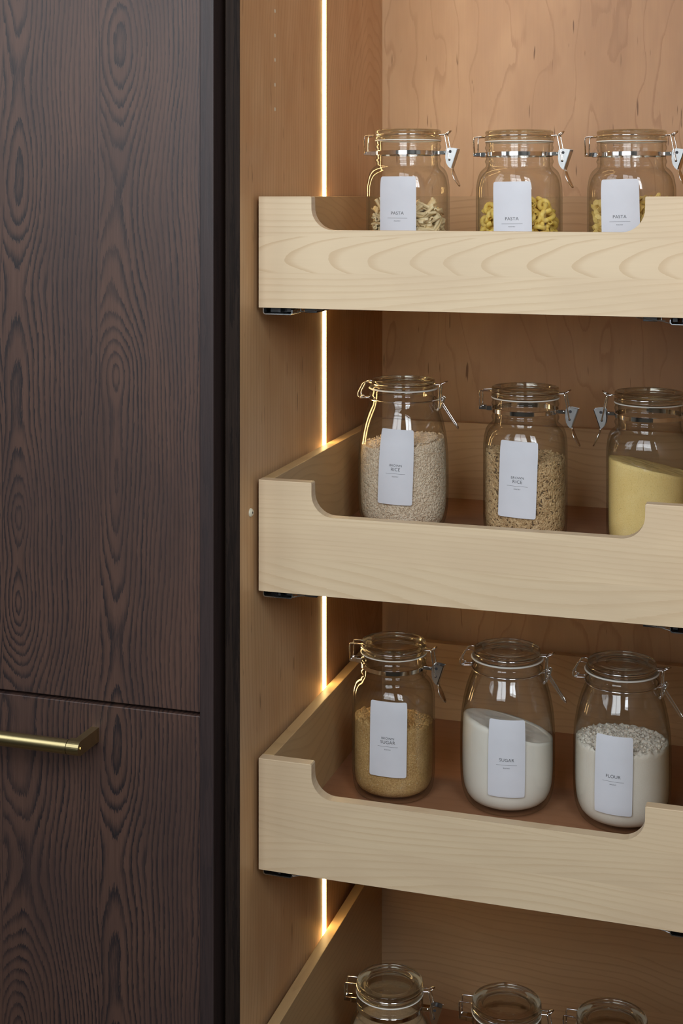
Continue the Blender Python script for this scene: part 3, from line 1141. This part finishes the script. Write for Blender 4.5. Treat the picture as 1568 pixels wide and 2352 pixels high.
# ------------------------------------------------------------------ what the jars hold
def fill_bm(kind, hfun, clear=0.35, seg=72, rough=0.0, rscale=6.0, seed=0.0, ntop=18):
    prof = IN_A if kind == 'A' else IN_B
    prof = smooth_prof(prof, 3)
    nf = nfA if kind == 'A' else (lambda z: 2.0)
    bm = bmesh.new()
    cols = []
    NS = 26
    ctr0 = bm.verts.new((0, 0, prof[0][1] + clear))
    for k in range(seg):
        a = 2 * math.pi * k / seg
        ca, sa = math.cos(a), math.sin(a)
        R_ = 44.0
        htop = hfun(ca * R_, sa * R_)
        htop += rough * mnoise.noise(Vector((ca * R_ / rscale, sa * R_ / rscale, seed)))
        col = []
        for i in range(1, NS + 1):
            s = i / NS
            # bottom part follows the base, then up the wall
            if s < 0.25:
                rr = (s / 0.25) * 40.0
                z = None
                for (r0, z0), (r1, z1) in zip(prof[:-1], prof[1:]):
                    if r0 <= rr <= r1 and r1 > r0:
                        z = z0 + (z1 - z0) * (rr - r0) / (r1 - r0)
                        break
                if z is None: z = 8
                z += clear
            else:
                q = (s - 0.25) / 0.75
                z_start = interp_r(prof, 40.0) + clear
                z = z_start + (htop - z_start) * q
                rr = interp_prof(prof, z - clear) - clear
            rr2 = rr * supr(a, nf(z))
            col.append(bm.verts.new((rr2 * ca, rr2 * sa, z)))
        rt = (col[-1].co.x ** 2 + col[-1].co.y ** 2) ** .5
        for i in range(1, ntop):
            r = rt * (1 - i / ntop)
            x, y = r * ca, r * sa
            z = hfun(x, y) + rough * mnoise.noise(Vector((x / rscale, y / rscale, seed))) \
                + rough * 0.5 * mnoise.noise(Vector((x / rscale * 2.3, y / rscale * 2.3, seed + 9)))
            col.append(bm.verts.new((x, y, z)))
        cols.append(col)
    ctr1 = bm.verts.new((0, 0, hfun(0, 0) + rough * mnoise.noise(Vector((0, 0, seed)))))
    n = len(cols[0])
    for k in range(seg):
        a, b = cols[k], cols[(k + 1) % seg]
        bm.faces.new((ctr0, b[0], a[0]))
        for i in range(n - 1):
            bm.faces.new((a[i], b[i], b[i + 1], a[i + 1]))
        bm.faces.new((a[-1], b[-1], ctr1))
    return bm


def interp_r(prof, r):
    for (r0, z0), (r1, z1) in zip(prof[:-1], prof[1:]):
        if r0 <= r <= r1 and r1 > r0:
            return z0 + (z1 - z0) * (r - r0) / (r1 - r0)
    return 8.0


def add_grains(bm, kind, hfun, n_side, n_top, ln, wd, seed, inset=0.9, zmin=10.0):
    rnd = random.Random(seed)
    prof = smooth_prof(IN_A if kind == 'A' else IN_B, 3)
    nf = nfA if kind == 'A' else (lambda z: 2.0)
    cross = [(math.cos(2 * math.pi * k / 5), math.sin(2 * math.pi * k / 5)) for k in range(5)]
    made = []
    for i in range(n_side + n_top):
        if i < n_side:
            a = rnd.uniform(0, 2 * math.pi)
            zt = hfun(44 * math.cos(a), 44 * math.sin(a))
            z = rnd.uniform(zmin, zt + 0.6)
            r = (interp_prof(prof, z) - inset - rnd.uniform(0, 0.8)) * supr(a, nf(z))
            p = Vector((r * math.cos(a), r * math.sin(a), z))
            nrm = Vector((math.cos(a), math.sin(a), 0))
        else:
            a = rnd.uniform(0, 2 * math.pi)
            r = 42 * math.sqrt(rnd.random())
            x, y = r * math.cos(a), r * math.sin(a)
            p = Vector((x, y, hfun(x, y) + rnd.uniform(0.0, 1.6)))
            nrm = Vector((0, 0, 1))
        t1 = nrm.cross(Vector((0.3, 0.2, 1) if i < n_side else (1, 0, 0))).normalized()
        t2 = nrm.cross(t1)
        th = rnd.uniform(0, math.pi)
        d = (t1 * math.cos(th) + t2 * math.sin(th) + nrm * rnd.uniform(-.12, .12) * (1 if i < n_side else 4)).normalized()
        u = d.cross(nrm).normalized()
        w = d.cross(u)
        L = ln * rnd.uniform(.75, 1.15) / 2
        W = wd * rnd.uniform(.8, 1.15) / 2
        # stay inside the glass
        for e in (p + d * L, p - d * L):
            er = math.hypot(e.x, e.y)
            lim = (interp_prof(prof, e.z) - 0.35 - W * .5) * supr(math.atan2(e.y, e.x), nf(e.z))
            if er > lim:
                p = p * 1.0 + Vector((-e.x, -e.y, 0)).normalized() * (er - lim)
        tips = (bm.verts.new(p - d * L), bm.verts.new(p + d * L))
        r1 = [bm.verts.new(p - d * L * .55 + (u * c + w * s) * W) for c, s in cross]
        r2 = [bm.verts.new(p + d * L * .55 + (u * c + w * s) * W) for c, s in cross]
        for k in range(5):
            k2 = (k + 1) % 5
            made.append(bm.faces.new((r1[k], r1[k2], r2[k2], r2[k])))
            made.append(bm.faces.new((tips[0], r1[k2], r1[k])))
            made.append(bm.faces.new((tips[1], r2[k], r2[k2])))
    return made


def content(idx, name, bm, mat, label, cat, mats=None, gfaces=None, smooth=True):
    j, kind, row, X, Y, rot, sc = PLACED[idx]
    if gfaces is not None:
        for f in gfaces:
            f.material_index = 1
    for v in bm.verts:
        v.co *= MM
    me = bpy.data.meshes.new(name)
    bm.normal_update()
    bm.to_mesh(me)
    bm.free()
    me.materials.append(mat)
    if mats: me.materials.append(mats)
    if smooth: me.shade_smooth()
    o = bpy.data.objects.new(name, me)
    COL.objects.link(o)
    o.location = j.location
    o.rotation_euler = j.rotation_euler
    o.scale = j.scale
    tag(o, label, cat, kind='stuff')
    return o


def view_h(idx, left, right, front, back):
    """height function from heights at the left/right/front/back edges as the camera sees them"""
    j, kind, row, X, Y, rot, sc = PLACED[idx]
    d = math.hypot(X, Y)
    fx, fy = X / d, Y / d                  # away from the camera (world)
    c, s = math.cos(-rot), math.sin(-rot)
    ax, ay = fx * c - fy * s, fx * s + fy * c          # 'back' in jar space
    rx, ry = ay, -ax                                  # 'right' in jar space

    def h(x, y):
        p = (x * rx + y * ry) / 46.0
        q = (x * ax + y * ay) / 46.0
        m = (left + right + front + back) / 4
        return m + p * (right - left) / 2 + q * (back - front) / 2
    return h


# rice, pale
h = view_h(3, 101, 111, 106, 108)
bm = fill_bm('B', h, clear=1.4, rough=1.5)
g = add_grains(bm, 'B', h, 10500, 2200, 5.6, 1.6, 3)
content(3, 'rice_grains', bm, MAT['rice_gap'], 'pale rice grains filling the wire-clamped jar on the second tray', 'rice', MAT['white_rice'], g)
# rice, brown
h = view_h(4, 102, 92, 94, 98)
bm = fill_bm('A', h, clear=1.6, rough=2.0)
g = add_grains(bm, 'A', h, 4800, 1200, 8.2, 2.1, 4)
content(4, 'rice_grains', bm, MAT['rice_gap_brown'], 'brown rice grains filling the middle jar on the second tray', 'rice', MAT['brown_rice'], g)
h = view_h(5, 103, 84, 96, 90)
content(5, 'cornmeal', fill_bm('A', h, rough=1.0, rscale=14), MAT['cornmeal'], 'yellow cornmeal sloping down to the right in the unlabelled jar', 'cornmeal')
h = view_h(6, 92, 84, 89, 80)
bm = fill_bm('A', h, rough=4.5, rscale=4.5, clear=0.6, seg=120, ntop=34)
rndl = random.Random(8)
for _ in range(900):
    a = rndl.uniform(0, 6.283); r = 42.5 * math.sqrt(rndl.random())
    x, y = r * math.cos(a), r * math.sin(a)
    bmesh.ops.create_icosphere(bm, subdivisions=1, radius=rndl.uniform(.7, 1.7), matrix=Matrix.Translation((x, y, h(x, y) + rndl.uniform(-0.5, 1.8))))
content(6, 'brown_sugar', bm, MAT['brown_sugar'], 'coarse brown sugar in the left jar on the third tray', 'sugar')
h = view_h(7, 102, 75, 97, 86)
content(7, 'white_sugar', fill_bm('B', h, rough=1.0, rscale=18), MAT['sugar'], 'fine white sugar sloping to the right in its jar', 'sugar')
h = view_h(8, 90, 89, 93, 90)
bm = fill_bm('B', h, rough=4.6, rscale=4.5, seg=120, ntop=34)
for _ in range(800):
    a = rndl.uniform(0, 6.283); r = 49 * math.sqrt(rndl.random())
    x, y = r * math.cos(a), r * math.sin(a)
    bmesh.ops.create_icosphere(bm, subdivisions=1, radius=0.4 + 2.0 * rndl.random() ** 3, matrix=Matrix.Translation((x, y, h(x, y) + rndl.uniform(-1.0, 2.0))))
content(8, 'white_flour', bm, MAT['flour'], 'white flour with crumbly top in the rightmost jar of the third tray', 'flour')
h = view_h(9, 128, 128, 128, 128)
content(9, 'tan_meal', fill_bm('A', h, rough=1.5), MAT['oat_powder'], 'tan meal in the jar on the lowest tray nearest the light strip', 'meal')


# ------------------------------------------------------------------ pasta
def pasta_stick():
    """S-rolled twisted stick"""
    bm = bmesh.new()
    n = 9
    sec = [(-3.0, 1.2), (-1.8, 2.6), (0, 1.6), (0.2, 0), (0, -1.6), (1.8, -2.6), (3.0, -1.2), (2.2, -0.6), (1.2, -1.3), (0.9, 0.2), (1.0, 2.2),
           (-1.8, 3.3), (-3.6, 1.6)]
    sec = [(-2.9, -0.4), (-2.9, 1.6), (-1.2, 2.9), (0.5, 1.9), (0.7, 0.0), (1.6, -1.2), (2.9, -0.2), (3.0, -1.8), (1.2, -2.9), (-0.5, -1.9), (-0.7, 0.0),
           (-1.6, 1.2)]
    rows = []
    for i in range(n):
        t = i / (n - 1)
        a = (t - .5) * 1.5
        ca, sa = math.cos(a), math.sin(a)
        bx, by = 1.8 * math.sin(t * math.pi), 0
        rows.append([bm.verts.new((x * ca - y * sa + bx, x * sa + y * ca + by, (t - .5) * 31)) for x, y in sec])
    for a, b in zip(rows[:-1], rows[1:]):
        for k in range(len(sec)):
            k2 = (k + 1) % len(sec)
            bm.faces.new((a[k], a[k2], b[k2], b[k]))
    bm.faces.new(rows[0][::-1])
    bm.faces.new(rows[-1])
    return bm


def hollow_tube(bm, pts, r, rin, seg=10):
    n0 = len(bm.verts)
    tube(bm, pts, r, seg, caps=False)
    bm.verts.ensure_lookup_table()
    n1 = len(bm.verts)
    tube(bm, pts, rin, seg, caps=False)
    bm.verts.ensure_lookup_table()
    m = len(pts)
    for e in (0, m - 1):
        for k in range(seg):
            k2 = (k + 1) % seg
            a, b = bm.verts[n0 + e * seg + k], bm.verts[n0 + e * seg + k2]
            c, d = bm.verts[n1 + e * seg + k2], bm.verts[n1 + e * seg + k]
            bm.faces.new((a, b, c, d))


def pasta_cork():
    bm = bmesh.new()
    pts = []
    n = 18
    for i in range(n):
        t = i / (n - 1)
        a = t * 2 * math.pi * 1.35
        pts.append((4.6 * math.cos(a), 4.6 * math.sin(a), (t - .5) * 13))
    hollow_tube(bm, pts, 2.9, 1.7, 9)
    return bm


def pasta_curl():
    """ruffled spiral ribbon"""
    bm = bmesh.new()
    rows = []
    n = 26
    for i in range(n):
        t = i / (n - 1)
        a = t * 2 * math.pi * 1.9
        ro = 6.0 + 0.9 * math.sin(t * 40)
        z = (t - .5) * 19
        ca, sa = math.cos(a), math.sin(a)
        rows.append([Vector((0.7 * ca, 0.7 * sa, z - 0.6)), Vector((ro * ca, ro * sa, z - 0.6 + 0.5 * math.sin(t * 34))),
                     Vector((ro * ca, ro * sa, z + 0.7 + 0.5 * math.sin(t * 34))), Vector((0.7 * ca, 0.7 * sa, z + 0.7))])
    R = [[bm.verts.new(p) for p in r] for r in rows]
    for a, b in zip(R[:-1], R[1:]):
        for k in range(4):
            bm.faces.new((a[k], a[(k + 1) % 4], b[(k + 1) % 4], b[k]))
    bm.faces.new(R[0][::-1])
    bm.faces.new(R[-1])
    return bm


def pack(n, half, rad, Rin, zf, seed, ns, iters=330):
    """drop n rods of ns balls into a cylinder and let them settle; returns centres and axes (mm)"""
    rg = np.random.RandomState(seed)
    offs = np.linspace(-half, half, ns)
    P = np.zeros((n, ns, 3))
    for i in range(n):
        th = rg.uniform(0, 2 * np.pi)
        r = (Rin - rad) * np.sqrt(rg.uniform()) * .9
        d = rg.normal(size=3)
        d /= np.linalg.norm(d)
        P[i] = np.array([r * np.cos(th), r * np.sin(th), zf + rad + half * .5 + i * 110. / n]) + offs[:, None] * d
    own = np.repeat(np.arange(n), ns)
    for it in range(iters):
        P[:, :, 2] -= 0.6 * max(0.1, 1 - it / (iters - 60))
        for _ in range(2):
            Q = P.reshape(-1, 3)
            G = Q @ Q.T
            q = np.diag(G)
            I, J = np.where((q[:, None] + q[None] - 2 * G) < 4 * rad * rad)
            k = own[I] != own[J]
            I, J = I[k], J[k]
            D = Q[I] - Q[J]
            L = np.sqrt((D ** 2).sum(1)) + 1e-5
            mv = D / L[:, None] * ((2 * rad - L) * .5)[:, None]
            m = len(Q)
            acc = np.stack([np.bincount(I, weights=mv[:, c], minlength=m) for c in range(3)], 1)
            cnt = np.maximum(np.bincount(I, minlength=m), 1)
            Q = Q + acc / np.sqrt(cnt)[:, None]
            rr = np.sqrt(Q[:, 0] ** 2 + Q[:, 1] ** 2) + 1e-6
            w = np.minimum(1, (Rin - rad) / rr)
            Q[:, 0] *= w
            Q[:, 1] *= w
            Q[:, 2] = np.maximum(Q[:, 2], zf + rad)
            P = Q.reshape(n, ns, 3)
            c = P.mean(1)
            d = P[:, -1] - P[:, 0]
            d /= np.linalg.norm(d, axis=1)[:, None] + 1e-9
            P = c[:, None] + offs[None, :, None] * d[:, None]
    return P.mean(1), d


def pasta_fill(idx, maker, mat, packed, rad, name, label, group, seed, pile_label):
    j, kind, row, X, Y, rot, sc = PLACED[idx]
    bm = maker()
    bmesh.ops.recalc_face_normals(bm, faces=bm.faces)
    src = bm.copy()
    for v in bm.verts: v.co *= MM
    me = bpy.data.meshes.new(name)
    bm.to_mesh(me)
    bm.free()
    me.materials.append(mat)
    me.shade_smooth()
    try: me.set_sharp_from_angle(angle=math.radians(50))
    except Exception: pass
    rnd = random.Random(seed)
    cs, ds = pack(*packed)
    d0 = math.hypot(X, Y)
    vx, vy = -X / d0, -Y / d0
    cr, sr = math.cos(-rot), math.sin(-rot)
    vx, vy = vx * cr - vy * sr, vx * sr + vy * cr          # towards the camera, in the jar's space
    top = np.sort(cs[:, 2])[-24]
    shown = []
    for c in cs:
        rr = math.hypot(c[0], c[1])
        face = (c[0] * vx + c[1] * vy) / max(rr, 1e-6)
        shown.append(c[2] > 57 and ((rr > 30 and face > -0.15) or c[2] > top))
    B = Matrix.Translation(j.location) @ Matrix.Rotation(rot, 4, 'Z') @ Matrix.Diagonal((*j.scale, 1.0))
    low = bmesh.new()
    first = None
    src_co = [v.co.copy() for v in src.verts]
    src_f = [[v.index for v in f.verts] for f in src.faces]
    extra = [(c * np.array([1, -1, 1]) - np.array([0, 0, 33.0]), d, False) for c, d in zip(cs, ds) if c[2] < 76]
    for c_, d_, show in [(c, d, f) for c, d, f in zip(cs, ds, shown)] + extra:
        q = Vector(d_).to_track_quat('Z', 'Y').to_matrix().to_4x4() @ Matrix.Rotation(rnd.uniform(0, 6.28), 4, 'Z')
        if not show:
            M = Matrix.Translation(Vector(c_)) @ q
            vs = [low.verts.new(M @ c) for c in src_co]
            for f in src_f:
                low.faces.new([vs[a] for a in f])
        else:
            M = B @ Matrix.Translation(Vector(c_) * MM) @ q
            if first is None:
                o = bpy.data.objects.new(name, me)
                first = o
            else:
                o = first.copy()
            COL.objects.link(o)
            o.matrix_world = M
            tag(o, label, 'pasta', group)
    src.free()
    content(idx, 'pasta_pile', low, mat, pile_label, 'pasta')


pasta_fill(0, pasta_stick, MAT['pasta_pale'], (345, 12.0, 3.3, 44.0, 38.0, 5, 4), 3.3, 'pasta_stick', 'pale rolled pasta stick in the leftmost jar on the top tray',
           'pasta sticks in the leftmost jar', 5, 'pale pasta sticks lower down in the leftmost jar on the top tray')
pasta_fill(1, pasta_cork, MAT['pasta_yellow'], (180, 4.2, 5.4, 43.6, 38.0, 6, 2), 5.4, 'pasta_corkscrew', 'yellow hollow corkscrew pasta in the middle jar on the top tray',
           'corkscrew pasta in the middle jar', 6, 'yellow corkscrew pasta lower down in the middle jar on the top tray')
pasta_fill(2, pasta_curl, MAT['pasta_gold'], (205, 5.0, 5.3, 43.8, 38.0, 7, 2), 5.3, 'pasta_curl', 'golden ruffled pasta curl in the rightmost jar on the top tray',
           'pasta curls in the rightmost jar', 7, 'golden pasta curls lower down in the rightmost jar on the top tray')
